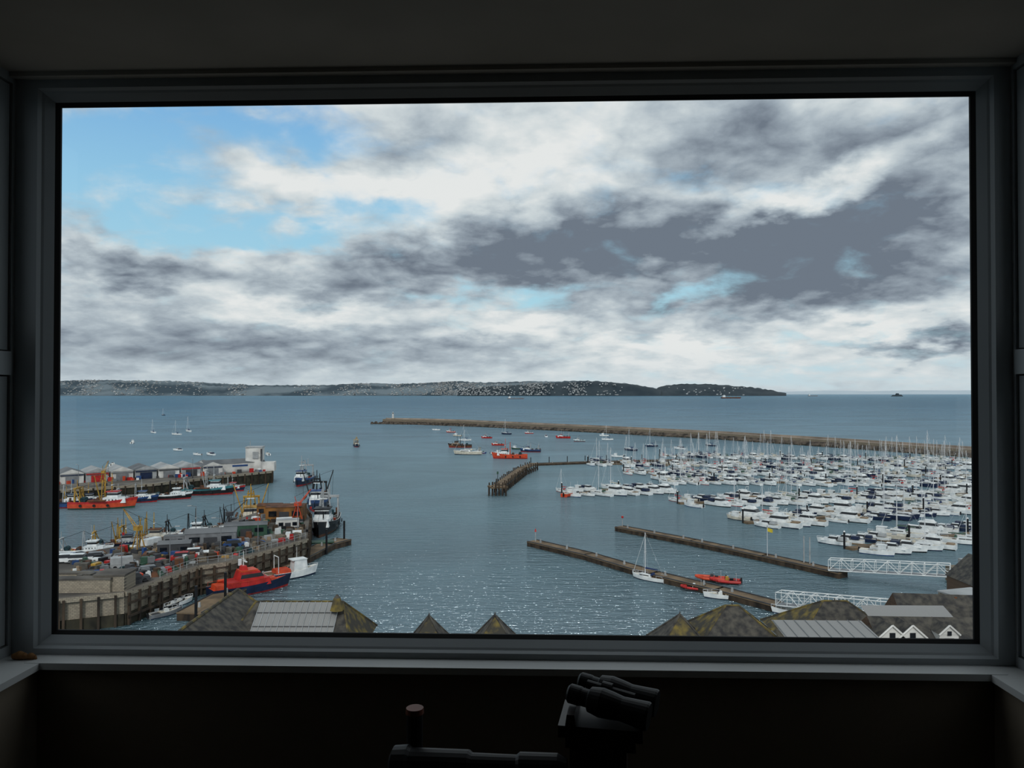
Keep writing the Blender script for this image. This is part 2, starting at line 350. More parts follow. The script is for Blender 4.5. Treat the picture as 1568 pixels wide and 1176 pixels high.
# ================= BREAKWATER =================
base=[(584,649),(640,650),(700,652),(800,657),(900,662),(1000,667.5),(1100,673),(1200,680),(1300,687),(1400,694.5),(1487,701),(1700,720)]
pts=[G(*b) for b in base]; fine=[]
for a,b in zip(pts,pts[1:]):
    n=max(2,int((b-a).length/6))
    for i in range(n): fine.append(a.lerp(b,i/n))
mb=MB(); rnd=random.Random(2); ring=[]
for i,p in enumerate(fine):
    d=(fine[min(i+1,len(fine)-1)]-fine[max(i-1,0)]).normalized(); nrm=Vector((-d.y,d.x,0))
    if nrm.y<0: nrm=-nrm
    hz=5.6-1.3*min(1,i/len(fine)); j=lambda s:rnd.uniform(-s,s)
    prof=[(0,-1),(.6+j(.6),.8+j(.3)),(1.6+j(.5),2+j(.35)),(2.6,3.0+j(.2)),(3.2,hz),(9.5,hz),(9.6,hz+1.2),(10.8,hz+1.2),(14,-1)]
    ring.append([tuple(p+nrm*a+Vector((0,0,z))) for a,z in prof])
mats=['weed','rock','rock','stone','parapet','parapet','parapet','stone']
for k in range(8):
    vs=[];fs_=[]
    for r_ in ring: vs+=[r_[k],r_[k+1]]
    for i in range(len(ring)-1): fs_.append((2*i,2*i+2,2*i+3,2*i+1))
    mb.add(vs,fs_,mats[k])
mb.add(ring[0],[tuple(range(9))],'rock')
for i in range(420):
    t=rnd.random(); q=fine[int(t*22)]; s=rnd.uniform(1.2,3.2)
    mb.box(q.x+rnd.uniform(-4,4)-(8 if t<.06 else 0),q.y+rnd.uniform(-7,1.5),-.6,s,s,s*rnd.uniform(.6,1.3),'rock',rnd.uniform(0,3),.6,.6)
for i in range(900):
    q=rnd.choice(fine); s=rnd.uniform(.5,1.3)
    mb.box(q.x+rnd.uniform(-1,1),q.y+rnd.uniform(-1.2,.6),-.4,s,s,s*1.2,'rock',rnd.uniform(0,3),.6,.6)
mb.build('harbour_breakwater')
mb=MB()
mb.cyl((0,0,0),(0,0,1.2),2.2,2.2,'stonel',14); mb.cyl((0,0,1.2),(0,0,6.4),1.25,1.0,'render',14); mb.cyl((0,0,6.4),(0,0,6.7),1.5,1.5,'render',14)
mb.cyl((0,0,6.7),(0,0,7.7),.75,.75,'glassd',12); mb.cyl((0,0,7.7),(0,0,8.5),.95,.1,'render',12)
o=mb.build('breakwater_lighthouse'); q=fine[2]; o.location=(q.x+2,q.y+6.5,5.6)

# ================= MARINA =================
kinds_s=[sailboat(9,'white'),sailboat(10,'white','green',1.1),sailboat(11,'navy','navy',1.1),sailboat(8,'white','red',1.1,'red'),sailboat(11.5,'white','cream',1.2)]
kinds_m=[motorboat(9,'white',0),motorboat(8,'white',0,'lgrey'),motorboat(11,'white',1),motorboat(7,'white',2,boot='blue'),motorboat(6.5,'white',3),motorboat(7.5,'navy',0,'navy'),motorboat(8,'cream',2),motorboat(10,'white',1,boot='black'),motorboat(9,'white',0,'navy','black')]
def tomesh(mb,nm):
    o=mb.build(nm); me=o.data; bpy.data.objects.remove(o); return me
ks=[tomesh(k,'yacht_mesh') for k in kinds_s]; km=[tomesh(k,'motorboat_mesh') for k in kinds_m]
fleet=empty('moored_marina_boats'); rows=[((1010,698),(1520,708),.9,.7),((900,711),(1520,717),.85,.5),((955,724),(1520,729),.9,.38),((1010,738),(1520,743),.9,.3),((862,757),(1020,751),.85,.25),((1040,772),(1520,757),.95,.24),((1142,802),(1520,776),.95,.2),((1300,842),(1520,815),.95,.16)]
walk=MB()
for ri,(a,b,den,ps) in enumerate(rows):
    A=G(*a);Bp=G(*b); d=(Bp-A); Ln=d.length; d.normalize(); nr=Vector((-d.y,d.x,0)); ang=math.atan2(d.y,d.x)
    c=(A+Bp)/2; walk.box(c.x,c.y,-.2,Ln,2.0,.75,'woodtop',ang)
    s=2.0
    while s<Ln:
        for side in (1,-1):
            if R()>den: continue
            sail=R()<ps; me=random.choice(ks if sail else km)
            h=ang+math.radians(118 if side>0 else -62)+U(-.05,.05)
            if R()<.45: h+=math.pi
            p=A+d*(s+U(-.3,.3))+nr*(side*6.2)
            inst(me,'moored_boat',p,h,U(.84,1.1),fleet)
        if int(s)%3==0: 
            q=A+d*(s+2.2)
            walk.box(q.x,q.y,-.1,.8,14,.45,'woodtop',ang+math.radians(28))
        s+=U(4.2,5.4)
    k=0
    while k<Ln:
        q=A+d*k+nr*1.3; walk.cyl((q.x,q.y,-1),(q.x,q.y,3.9),.24,.24,'black',8); walk.cyl((q.x,q.y,3.9),(q.x,q.y,4.3),.26,.02,'white',8)
        k+=22
walk.build('marina_pontoons')
def walkway(name,pp,w,z,top='woodtop',side='timber',pile=14,ph=3.2,rail=False):
    mb=MB(); P=[G(u,v,z) for u,v in pp]
    for A,B in zip(P,P[1:]):
        d=B-A; Ln=d.length; a=math.atan2(d.y,d.x); c=(A+B)/2; n=Vector((-math.sin(a),math.cos(a),0))
        mb.box(c.x,c.y,-.3,Ln+.4,w,z+.1,side,a); mb.box(c.x,c.y,z-.2,Ln+.5,w+.15,.2,top,a)
        for s in (1,-1):
            q=c+n*(s*w*.5); mb.box(q.x,q.y,z,Ln,.16,.16,'dgrey',a)
        k=1
        while pile and k<Ln:
            q=A+(B-A).normalized()*k+n*(w*.62); mb.cyl((q.x,q.y,-1),(q.x,q.y,ph),.2,.2,'black',7); k+=pile
        k=3
        while k<Ln:
            q=A+(B-A).normalized()*k; mb.box(q.x,q.y,z,.35,.35,.8,'lgrey',a,.7,.7); k+=9
    return mb
walkway('p',[(812,710),(900,707),(1060,703)],3,1.0,pile=10,ph=4).build('wave_screen_pontoon')
mb=MB(); P=[G(762,743,3.2),G(800,716,3.2),G(818,709,3.2)]
for A,B in zip(P,P[1:]):
    d=B-A; Ln=d.length; a=math.atan2(d.y,d.x); c=(A+B)/2; n=Vector((-math.sin(a),math.cos(a),0))
    mb.box(c.x,c.y,2.7,Ln+1.5,3.6,.5,'woodtop',a); k=0
    while k<Ln:
        for s in (-1.9,1.9):
            q=A+d.normalized()*k+n*s; mb.cyl((q.x,q.y,-1),(q.x,q.y,U(3.7,4.6)),.26,.24,'timber',7)
        q1=A+d.normalized()*k+n*-1.9; q2=A+d.normalized()*min(k+5,Ln)+n*-1.9
        mb.cyl((q1.x,q1.y,.2),(q2.x,q2.y,2.6),.15,.15,'timber',5); mb.cyl((q1.x,q1.y,2.6),(q2.x,q2.y,.2),.15,.15,'timber',5)
        k+=4.2
A=P[0]; mb.box(A.x,A.y-2,2.6,6,5,.6,'woodtop',.3)
for i in range(6):
    for yy in (-4.6,.5): mb.cyl((A.x-3+i*1.2,A.y+yy+U(-.2,.2),-1),(A.x-3+i*1.2,A.y+yy,U(3.3,4.6)),.26,.24,'timber',7)
mb.cyl((A.x,A.y,3.2),(A.x,A.y,7.4),.12,.1,'black'); mb.box(A.x,A.y,7.2,.6,.6,.9,'green')
mb.build('timber_jetty')
w=walkway('a',[(815,828),(900,848),(1000,877),(1100,901),(1192,925)],2.9,1.1,pile=0)
q=G(820,829,1.1); w.cyl(q,(q.x,q.y,3.6),.1,.08,'lgrey'); w.box(q.x,q.y,3.4,.5,.5,.7,'red',0,.3,.3)
w.build('floating_walkway')
w=walkway('b',[(948,806),(1060,827),(1170,850),(1290,876)],2.8,1.1,pile=0)
q=G(953,806,1.1); w.cyl(q,(q.x,q.y,3.4),.1,.08,'lgrey'); w.box(q.x,q.y,3.3,.5,.5,.5,'red')
for u,v in ((1231,861),(1240,863)):
    q=G(u,v,1.1); w.cyl(q,(q.x,q.y,6.5),.14,.12,'lgrey')
w.build('floating_walkway')
mb=MB(); mb.cyl((0,0,0),(0,0,6.2),.07,.05,'alu'); mb.box(0,0,6.2,.2,.2,.2,'lgrey')
vs=[];fs_=[]
for i in range(7):
    for j in range(4): vs.append((.05+i*.19,.1*math.sin(i*1.1+j*.4),6.0-j*.26-i*.06))
for i in range(6):
    for j in range(3): fs_.append((i*4+j,i*4+j+1,i*4+j+5,i*4+j+4))
mb.add(vs,fs_,'flagy'); o=mb.build('flagpole_with_yellow_flag'); o.location=G(1175,851,1.1)
def truss(name,a,b,za,zb,h=2.1,w=2.0):
    A=G(a[0],a[1],za);B=G(b[0],b[1],zb); d=B-A; Ln=d.length; a_=math.atan2(d.y,d.x); n=Vector((-math.sin(a_),math.cos(a_),0)); mb=MB(); k=max(8,int(Ln/1.9)); up=Vector((0,0,h))
    for s in (w/2,-w/2):
        P=[A+d*(i/k)+n*s for i in range(k+1)]
        mb.cyl(P[0],P[-1],.1,.1,'white',6); mb.cyl(P[0]+up,P[-1]+up,.1,.1,'white',6); mb.cyl(P[0]+up*.5,P[-1]+up*.5,.04,.04,'white',4)
        for i in range(k+1): mb.cyl(P[i],P[i]+up,.06,.06,'white',5)
        for i in range(k): mb.cyl(P[i]+(up if i%2 else up*0),P[i+1]+(up*0 if i%2 else up),.06,.06,'white',5)
    P=[A+d*(i/k) for i in range(k+1)]
    for i in range(k):
        c=(P[i]+P[i+1])/2; mb.box(c.x,c.y,c.z-.1,Ln/k*.98,w,.12,'grey',a_)
    for i in range(0,k+1): mb.cyl(P[i]+n*w/2+up,P[i]-n*w/2+up,.05,.05,'white',4)
    return mb.build(name)
truss('white_truss_gangway',(1270,872),(1455,882),1.3,2.8); truss('white_truss_gangway',(1192,925),(1366,942),1.3,3.2)
mb=MB(); q=G(1457,892,0)
mb.box(q.x+2,q.y,-.5,4,4,3.4,'stone'); mb.box(q.x+2.2,q.y,2.9,1.2,1.2,1.6,'lgrey')
mb.build('gangway_landing')

# ================= individually placed boats =================
def yacht(u,v,h,L,mh='white',cover='sailc',k=1.2): return rotm(u,v,h,'sailing_yacht',sailboat(L,mh,cover,k))
def motor(u,v,h,L,mh='white',kind=0,can='navy'): return rotm(u,v,h,'motor_boat',motorboat(L,mh,kind,can))
yacht(993,888,140,7.2,k=1.15)
motor(1104,916,170,6.2,'white',3); motor(1210,940,165,6,'white',3); 
for u,v in ((234,663),(250,636),(270,666),(288,661),(775,665),(712,675),(930,674),(997,684),(916,706),(1088,683),(965,690)): yacht(u,v,U(120,200),U(8,11),random.choice(['white','navy','white']))
for u,v in ((203,679),(272,690),(302,697),(322,697),(410,697),(172,713),(668,659),(836,669),(1040,688),(945,700)): motor(u,v,U(90,200),U(6,8.5),'white',random.choice([0,2,3]))
def rib(u,v,h,L,m='red',cons='white'):
    mb=MB(); n=7
    for s in (1,-1):
        P=[(-L*.5,s*L*.18,.5),(-L*.1,s*L*.2,.5),(L*.25,s*L*.17,.58),(L*.42,s*L*.09,.7),(L*.5,0,.78)]
        for a,b in zip(P,P[1:]): mb.cyl(a,b,L*.05,L*.05,m,8)
    mb.box(-L*.05,0,.1,L*.75,L*.34,.35,'dgrey',0,1,1); mb.box(-L*.05,0,.4,L*.14,L*.15,.9,cons,0,.7,.9); mb.box(-L*.2,0,.4,L*.12,L*.12,.6,'black')
    mb.box(-L*.52,0,.2,L*.07,L*.1,1.0,'black',0,.8,.8); mb.cyl((-L*.35,-L*.15,.5),(-L*.35,-L*.1,1.9),.05,.05,'lgrey'); mb.cyl((-L*.35,L*.15,.5),(-L*.35,L*.1,1.9),.05,.05,'lgrey'); mb.cyl((-L*.35,-L*.1,1.9),(-L*.35,L*.1,1.9),.05,.05,'lgrey')
    return rotm(u,v,h,'inflatable_rescue_boat',mb)
rib(1061,904,165,4.2,'red'); rib(1088,889,165,5.5,'orange','dgrey'); rib(1111,893,165,5.5,'red','yellow')
def tw(u,v,h,L,*a,**k):
    return rotm(u,v,h,'fishing_trawler',trawler(L,*a,**k))
tw(780,702,178,20,'orange','orange',der='orange',gantry=False)
rotm(716,696,175,'sailing_barge',sailboat(17,'cream','cream',.75))
tw(704,685,178,16,'rust','black',der='black',sup='deckw',gantry=False); tw(812,692,170,13,'navy','blue',der='lgrey'); tw(745,671,165,9,'red','red',der='lgrey',gantry=False); tw(762,682,170,9,'red','orange',der='lgrey',gantry=False)
tw(690,662,160,9,'orange','white',der='red',gantry=False); tw(862,671,170,12,'red','red',der='lgrey'); tw(887,676,175,9,'teal','white',der='lgrey',gantry=False); tw(810,664,170,8,'red','white',gantry=False); tw(735,694,150,8,'blue','white',gantry=False)
motor(925,668,170,8,'white',2); motor(872,759,60,9,'orange',2); motor(700,668,160,8,'cream',2); motor(790,688,150,7,'green',2); motor(760,695,10,7,'white',2)
tw(546,684,-75,14,'navy','navy',der='yellow',sup='cream')
tw(160,778,8,20,'orange','red',der='yellow',beams=True,boot='green'); tw(100,777,10,16,'blue','navy',der='lgrey'); tw(209,769,12,14,'navy','blue',der='lgrey'); tw(128,772,10,13,'navy','navy',der='yellow')
tw(262,764,12,14,'black','white',der='black',gantry=False); tw(318,757,8,19,'black','teal',der='lgrey',beams=True); tw(350,752,8,12,'navy','red',der='lgrey')
tw(464,741,-88,21,'navy','blue',der='lgrey'); tw(384,804,-72,21,'black','yellow',sup='cream',der='yellow',beams=True); tw(497,812,-84,24,'black','black',der='lgrey',boot='rust'); tw(486,777,-80,22,'navy','blue',der='black',beams=True)
tw(345,814,12,13,'black','dgrey',der='black',sup='dgrey',beams=True); tw(182,841,15,13,'black','navy',sup='lgrey',der='yellow',beams=True); tw(225,834,10,14,'navy','rust',sup='cream',der='yellow',beams=True); tw(130,850,12,12,'navy','white',der='lgrey'); tw(290,822,12,13,'blue','white',der='black')
mb=MB(); L=15; B=4.6; Fb=1.6
hull(mb,L,B,Fb,'navy','orange','navy','red',bul=.3,stern=.9,fl=.45)
mb.box(-1.2,0,1.4,8,3.9,1.2,'red',0,.95,.92); mb.box(-.6,0,2.5,4.6,3.2,1.5,'red',0,.72,.86,-.2); mb.box(-.5,0,2.95,4.3,3.12,.65,'glassd',0,.84,.93,-.12); mb.box(-.9,0,4.0,3,2.6,.25,'orange')
mb.box(-1.6,0,4.2,1.2,1.6,.8,'red',0,.6,.8); mb.cyl((-1.6,0,4.9),(-1.6,0,7.6),.08,.05,'white'); mb.cyl((-1.6,-1,6.2),(-1.6,1,6.2),.04,.04,'white'); mb.box(-1.3,0,5.6,.25,1.5,.18,'white'); mb.cyl((-1.9,.9,4.9),(-1.9,.9,6),.35,.35,'white',8)
mb.box(3.2,0,1.5,2.6,2.4,.7,'orange',0,.7,.8); mb.box(-5.6,0,1.4,2.6,3,.9,'orange',0,.9,.9); mb.cyl((-4.2,1.2,2.6),(-5.8,1.2,2.6),.25,.25,'orange',8)
rails(mb,L,B,Fb*1.05,.02,1.0,.8,'orange',11)
rotm(386,906,40,'red_pilot_vessel',mb)
mb=motorboat(11,'white',2); mb.box(-2,0,1.2,3,2.6,.8,'orange',0,.9,.9); mb.cyl((-3,1.2,1.4),(-3,1.2,4.5),.08,.06,'white'); mb.cyl((-3,-1.2,1.4),(-3,-1.2,4.5),.08,.06,'white'); mb.cyl((-3,-1.2,4.5),(-3,1.2,4.5),.08,.08,'white')
rotm(446,884,38,'white_workboat',mb)
for u,v,h,c in ((248,934,55,'white'),(262,930,62,'black'),(274,926,60,'white'),(254,942,50,'grey')): rotm(u,v,h,'small_harbour_boat',motorboat(5.5,c,3))
motor(98,957,60,7,'red',2)
# ================= FAR QUAY / FISH MARKET =================
fq=MB(); zt=4.5
poly=[G(u,v,zt) for u,v in ((-60,763),(92,752),(235,742),(330,731),(418,722),(419,717),(350,710),(200,716),(92,722),(-60,727))]
fq.prism([(p.x,p.y) for p in poly],-1,zt,'weed','conc')
near=poly[:5]
for A,B in zip(near,near[1:]):
    d=B-A; k=0; a=math.atan2(d.y,d.x)
    c=(A+B)/2; fq.box(c.x,c.y,zt-.5,d.length,.5,.9,'stonel',a)
    while k<d.length:
        q=A+d.normalized()*k; fq.box(q.x,q.y-.3,-.5,.45,.5,zt+.7,'timber',a); k+=3.2
fq.build('fish_quay')
A=G(70,742,zt);B=G(325,726,zt); d=B-A; a=math.atan2(d.y,d.x); n=7
for i in range(n):
    t=(i+.5)/n; c=A+d*t+Vector((0,6,0)); wd=d.length/n; mb=MB()
    mb.gable(c.x,c.y,zt+3.4,14,wd*.98,1.5,'roofl' if i%3 else 'roofg','lgrey' if i%2 else 'render',a+math.pi/2,3.4)
    fr=Vector((math.sin(a),-math.cos(a),0))*6.95
    q=c+fr; mb.box(q.x,q.y,zt,wd*.5,.3,2.4,'red' if i==1 else 'navy' if i in (3,) else 'dgrey' if i%2 else 'grey',a)
    q=c+fr; mb.box(q.x,q.y,zt+2.7,wd*.9,.35,.4,('navy','red','grey','navy','dgrey','red','navy')[i],a)
    mb.build('fish_market_shed')
mb=MB(); q=G(347,724,zt)
mb.gable(q.x,q.y+6,zt+3.6,24,9,1.4,'roofg','render',a,3.6); mb.box(q.x,q.y+1.4,zt,20,.4,1.8,'red',a); mb.box(q.x-6,q.y+1,zt+2.4,5,.5,.9,'glassd',a); mb.box(q.x+5,q.y+1,zt+2.4,6,.5,.7,'blue',a)
mb.build('quayside_warehouse')
mb=MB(); q=G(384,722,zt)
mb.box(q.x,q.y+5,zt,6.4,6,9.4,'render',.15); mb.box(q.x,q.y+5,zt+9.4,6.8,6.4,.4,'lgrey',.15); mb.box(q.x+1.2,q.y+1.9,zt+5,2.2,.2,2.8,'lgrey',.15); mb.box(q.x-1.6,q.y+1.9,zt+1,2.2,.3,3,'dgrey',.15)
mb.box(q.x+5.5,q.y+4,zt,6,5,3.6,'render',.15); mb.cyl((q.x-2,q.y+5,zt+9.8),(q.x-2,q.y+5,zt+12),.1,.1,'lgrey'); mb.box(q.x+3.6,q.y+2,zt+4,.6,.6,5,'dgrey')
mb.build('ice_plant_tower')
mb=MB()
for i in range(60):
    t=R(); q=A+(G(405,722,zt)-A)*t; mb.box(q.x+U(-2,2),q.y+U(-3,-.2),zt,U(.8,1.8),1,U(.6,1.6),random.choice(['red','blue','dgrey','white','orange','grey']),U(0,1))
mb.build('fish_crates')
# ================= NEAR QUAY =================
zq=5.0
nq=MB()
near_px=[(-60,935),(92,918),(190,908),(240,890),(302,868),(345,862),(470,826)]
far_px=[(474,792),(462,776),(400,782),(330,806),(250,826),(170,838),(92,852),(-60,868)]
poly=[G(u,v,zq) for u,v in near_px+far_px]
nq.prism([(p.x,p.y) for p in poly],-1,zq,'stonel','conc')
NP=poly[:7]
for i,(A_,B_) in enumerate(zip(NP,NP[1:])):
    d=B_-A_; a2=math.atan2(d.y,d.x); n=Vector((math.sin(a2),-math.cos(a2),0)); c=(A_+B_)/2+n*.15
    nq.box(c.x,c.y,zq-.5,d.length,.7,.75,'stonel',a2)
    c2=(A_+B_)/2+n*.1; nq.box(c2.x,c2.y,-.8,d.length,.5,2.6,'weed',a2)
    k=.5
    while k<d.length:
        q=A_+d.normalized()*k+n*.55; nq.box(q.x,q.y,-.8,.34,.4,zq+.7,'timber',a2); k+=2.3
    if i>=2:
        for zz in (1.2,3.2):
            q=(A_+B_)/2+n*.7; nq.box(q.x,q.y,zz,d.length,.25,.35,'timber',a2)
EP=[poly[6],poly[7],poly[8]]
for A_,B_ in zip(EP,EP[1:]):
    d=B_-A_; k=0
    while k<d.length: q=A_+d.normalized()*k; nq.cyl((q.x+.4,q.y,-1),(q.x+.4,q.y,zq+.8),.3,.28,'timber',7); k+=2.3
nq.build('harbour_quay')
mb=MB()
for (u,v,w,dp,h) in ((120,908,9.5,1.6,2.0),(166,906,4.6,4.0,2.4),(112,890,8,1,1.2)):
    q=G(u,v,zq); mb.box(q.x,q.y+dp/2,zq,w,dp,h,'stonel',.05); mb.box(q.x,q.y+dp/2,zq+h,w+.3,dp+.3,.25,'conc',.05)
mb.build('stone_parapet')
w=walkway('lp',[(290,938),(350,906),(430,868),(500,832),(527,825)],4.0,1.3,top='woodtop',pile=0)
for u,v in ((527,827),(500,842),(345,918),(300,942),(470,842)):
    q=G(u,v,1.0); w.cyl((q.x,q.y,-1),(q.x,q.y,5.6),.24,.24,'black',8)
q=G(492,832,1.3); w.box(q.x,q.y+1.2,1.3,5,3,.3,'green',.3)
w.build('landing_pontoon')
mb=MB(); R0=[G(*p,zq+.2) for p in ((245,885),(302,864),(345,859),(468,824))]
for A_,B_ in zip(R0,R0[1:]):
    k=0; d=B_-A_
    while k<d.length:
        q=A_+d.normalized()*k; mb.cyl(q,q+Vector((0,0,1.15)),.05,.05,'lgrey',5); k+=1.8
    for hh in (.6,1.15): mb.cyl(A_+Vector((0,0,hh)),B_+Vector((0,0,hh)),.04,.04,'lgrey',5)
mb.build('quay_railing')
def shed(name,u,v,sx,sy,h,rh,wall,roof,rz=.25,z=zq):
    q=G(u,v,z); mb=MB(); cy=q.y+sy/2; mb.gable(q.x,cy,z+h,sx,sy,rh,roof,wall,rz,h)
    fx,fy=math.sin(rz)*sy*.48,-math.cos(rz)*sy*.48
    mb.box(q.x+fx,cy+fy,z,sx*.25,.2,h*.7,'dgrey',rz); mb.box(q.x+fx+math.cos(rz)*sx*.3,cy+fy+math.sin(rz)*sx*.3,z+h*.4,sx*.2,.2,h*.35,'glassd',rz); mb.box(q.x+fx-math.cos(rz)*sx*.3,cy+fy-math.sin(rz)*sx*.3,z+h*.4,sx*.2,.2,h*.35,'glassd',rz)
    return mb.build(name)
shed('ochre_net_store',432,800,9,7,3.6,.25,'ochre','rust',.12); shed('portable_cabin',438,811,5,2.6,2.2,.15,'render','roofl',.3); shed('quay_shed',316,838,10,5,2.8,.7,'grey','roofg',.3); shed('quay_shed',372,822,9,4,2.4,.6,'green','roofg',.3)
shed('quay_shed',262,852,6,3.5,2.3,.5,'dgrey','roofg',.25); shed('quay_shed',410,792,6,4,2.8,.5,'ochre','rust',.1); shed('portable_cabin',264,838,4,2.4,2.2,.12,'grey','roofg',.2)
mb=MB()
def rndq():
    u=U(110,465); vn=interp([(92,905),(190,900),(240,882),(302,860),(345,855),(470,822)],u); vf=interp([(92,858),(170,845),(250,832),(330,812),(400,788),(470,786)],u)
    return G(u,U(vf,vn),zq)
for i in range(480):
    q=rndq(); c=random.choice(['red','blue','yellow','white','orange','green','dgrey','dgrey','rust','rust','grey','timber','deckg','deckg','lgrey','deckg','dgrey','timber','grey','deckw','timber','black','stone','deckw','grey'])
    mb.box(q.x,q.y,zq,U(.5,2.0),U(.5,1.6),U(.3,1.5),c,U(0,3),U(.8,1),U(.8,1))
mb.build('quay_fish_boxes')
mb=MB()
for i in range(60):
    q=rndq(); r_=U(.8,2.0)
    for k in range(5): mb.box(q.x+U(-.5,.5)*r_,q.y+U(-.5,.5)*r_,zq,r_,r_*.8,r_*U(.3,.6),random.choice(['net','green','black','rust']),U(0,3),.4,.4)
mb.build('fishing_net_heaps')
def car(u,v,h,van=False,col='white',name='car'):
    mb=MB(); L=4.7; W=1.85
    for x in (-1.45,1.45):
        for s in (.8,-.8): mb.cyl((x,s-.12,.34),(x,s+.12,.34),.34,.34,'black',12)
    mb.box(0,0,.3,L,W,.65,col,0,.97,.95)
    if van: mb.box(-.35,0,.9,L*.8,W,1.15,col,0,.93,.9,-.05); mb.box(1.1,0,1.25,.95,W*.97,.6,'glassd',0,.7,.9,-.2)
    else: mb.box(-.3,0,.93,3.1,W*.93,.62,'glassd',0,.75,.84,-.1); mb.box(-.42,0,1.5,2.2,W*.78,.1,col); mb.box(2.3,0,.5,.08,W*.8,.2,'glassd')
    o=mb.build(name); o.location=G(u,v,zq); o.rotation_euler=(0,0,math.radians(h)); return o
car(123,861,12); car(104,861,15); car(234,839,70,True,name='delivery_van'); car(205,892,40,False,'dgrey'); car(230,880,35,False,'grey'); car(150,858,20,False,'grey'); car(282,858,20,False,'red'); car(438,806,20,True,'white',name='delivery_van'); car(190,870,30,True,'lgrey',name='delivery_van'); car(300,852,20,False,'white'); car(360,838,20,False,'blue')
def lamp(u,v,h=7,z=zq,name='street_lamp'):
    mb=MB(); mb.cyl((0,0,0),(0,0,h),.09,.06,'grey',6); mb.cyl((0,0,h),(1.2,0,h+.25),.05,.05,'grey',5); mb.box(1.3,0,h+.15,.8,.3,.15,'lgrey'); mb.cyl((0,0,0),(0,0,.8),.18,.18,'dgrey',8)
    o=mb.build(name); o.location=G(u,v,z); o.rotation_euler=(0,0,U(0,6)); return o
for u,v in ((186,892),(260,868),(338,850),(395,840),(456,820),(300,826)): lamp(u,v)
for u,v in ((120,744),(295,732),(400,722)): lamp(u,v,7,4.5)
def crane(u,v,h,ht=9,z=zq,col='yellow'):
    mb=MB(); mb.box(0,0,0,2,2,.8,'dgrey')
    for s in (1,-1): mb.cyl((-.8,s*.8,.8),(0,s*.25,ht*.7),.12,.1,col,5); mb.cyl((.8,s*.8,.8),(0,s*.25,ht*.7),.12,.1,col,5)
    for k in (.25,.45): mb.cyl((-.6*(1-k),.8*(1-k),ht*k),(.6*(1-k),-.8*(1-k),ht*k),.06,.06,col,4)
    mb.box(.2,0,ht*.66,1.4,1.1,.9,col)
    for s in (.3,-.3): mb.cyl((.4,s,ht*.7),(ht*.75,s*.3,ht*1.25),.1,.07,col,5)
    for i in range(6):
        t=i/6; x=.4+(ht*.75-.4)*t; zz=ht*(.7+.55*t); mb.cyl((x,.3*(1-t*.7),zz),(x+.7,-.3*(1-t*.7),zz+.5),.04,.04,col,4)
    mb.cyl((0,0,ht*.7),(-.8,0,ht*1.05),.08,.08,col,5); mb.cyl((-.8,0,ht*1.05),(ht*.75,0,ht*1.25),.04,.04,'black',3); mb.cyl((ht*.75,0,ht*1.25),(ht*.75,0,ht*.5),.04,.04,'black',3); mb.box(ht*.75,0,ht*.45,.3,.3,.5,'red')
    o=mb.build('dockside_crane'); o.location=G(u,v,z); o.rotation_euler=(0,0,math.radians(h)); return o
crane(212,846,150,6.5); crane(350,815,40,5.5,col='dgrey'); crane(158,744,100,6.5,4.5); crane(455,800,60,6,col='orange')

# ================= FOREGROUND ROOFS =================
mb=MB(); mb.prism([(-70,-20),(95,-20),(110,122),(74,122),(66,98),(-60,98)],-1,2.5,'stone','conc'); mb.build('waterfront_ground')
mb=MB(); A_=G(392,921,12); B_=G(525,921,12); c=(A_+B_)/2; rl=(B_-A_).length; hw=7
mb.hip(c.x,c.y,12-hw*.7,rl+5.4,2*hw,hw*.7,rl,'slate','lichen',0,4.6,'brick')
def slope(t0,t1,x0,x1,off=.08):
    P=[]
    for (x,t) in ((x0,t0),(x1,t0),(x1,t1),(x0,t1)): P.append((x,c.y-hw*t-off*.57,12-hw*.7*t+off*.8))
    return P
xa=c.x-rl/2+.6; xb=c.x+rl/2-.3
mb.add(slope(.02,.8,xa,xb),[(0,1,2,3)],'sheet')
for i in range(14):
    x=xa+(xb-xa)*i/13; p=slope(.02,.8,x,x+.01,.14); mb.cyl(p[0],p[3],.05,.05,'lgrey',4)
for tt in (.2,.42): p=slope(tt,tt,xa,xb,.14); mb.cyl(p[0],p[1],.05,.05,'dgrey',4)
g=G(352,909,12.4)
mb.gable(g.x+.2,g.y-6,12.4-4.2,16,12,4.2,'slate','slate',math.pi/2,5.7)
mb.cyl((g.x+.2,g.y+2,12.4),(g.x+.2,g.y-14,12.4),.16,.16,'lichen',6)
for s in (1,-1): mb.cyl((g.x+.2,g.y+2,12.4),(g.x+.2+s*6,g.y+2,8.2),.18,.18,'lichen',6)
q=G(516,914,13.0); mb.cyl((q.x,q.y,11.5),(q.x,q.y,12.9),.8,.4,'lichen',6); mb.cyl((q.x,q.y,12.9),(q.x,q.y,13.3),.4,.05,'slate',6)
mb.build('waterfront_building')
def turret(u,v,z,hw,h,name='pyramid_roof_turret',m='lichen',rl=0,sy=None):
    q=G(u,v,z); mb=MB(); mb.hip(q.x,q.y,z-h,2*hw+rl,2*(sy or hw),h,rl,m,'slate' if m=='lichen' else 'lichen',0,z-h-2.4,'render')
    mb.cyl((q.x,q.y,z-.1),(q.x,q.y,z+.35),.12,.04,'slate',6)
    return mb.build(name)
turret(657,943,11,2.4,3.2); turret(758,942,11,2.7,3.4); turret(1041,941,11,3.2,3.4)
turret(1121,927,11.5,5.6,4.6,'slate_hipped_roof','slate',rl=1.5)
mb=MB(); q=G(1255,953,10.4); mb.box(q.x,q.y-3,2.4,9.8,6,7.2,'stonel',-.05); mb.add([(q.x-5.2,q.y+.6,10.5),(q.x+4.8,q.y+.3,10.5),(q.x+4.7,q.y-6.4,9.7),(q.x-5.3,q.y-6.2,9.7)],[(3,2,1,0)],'sheet')
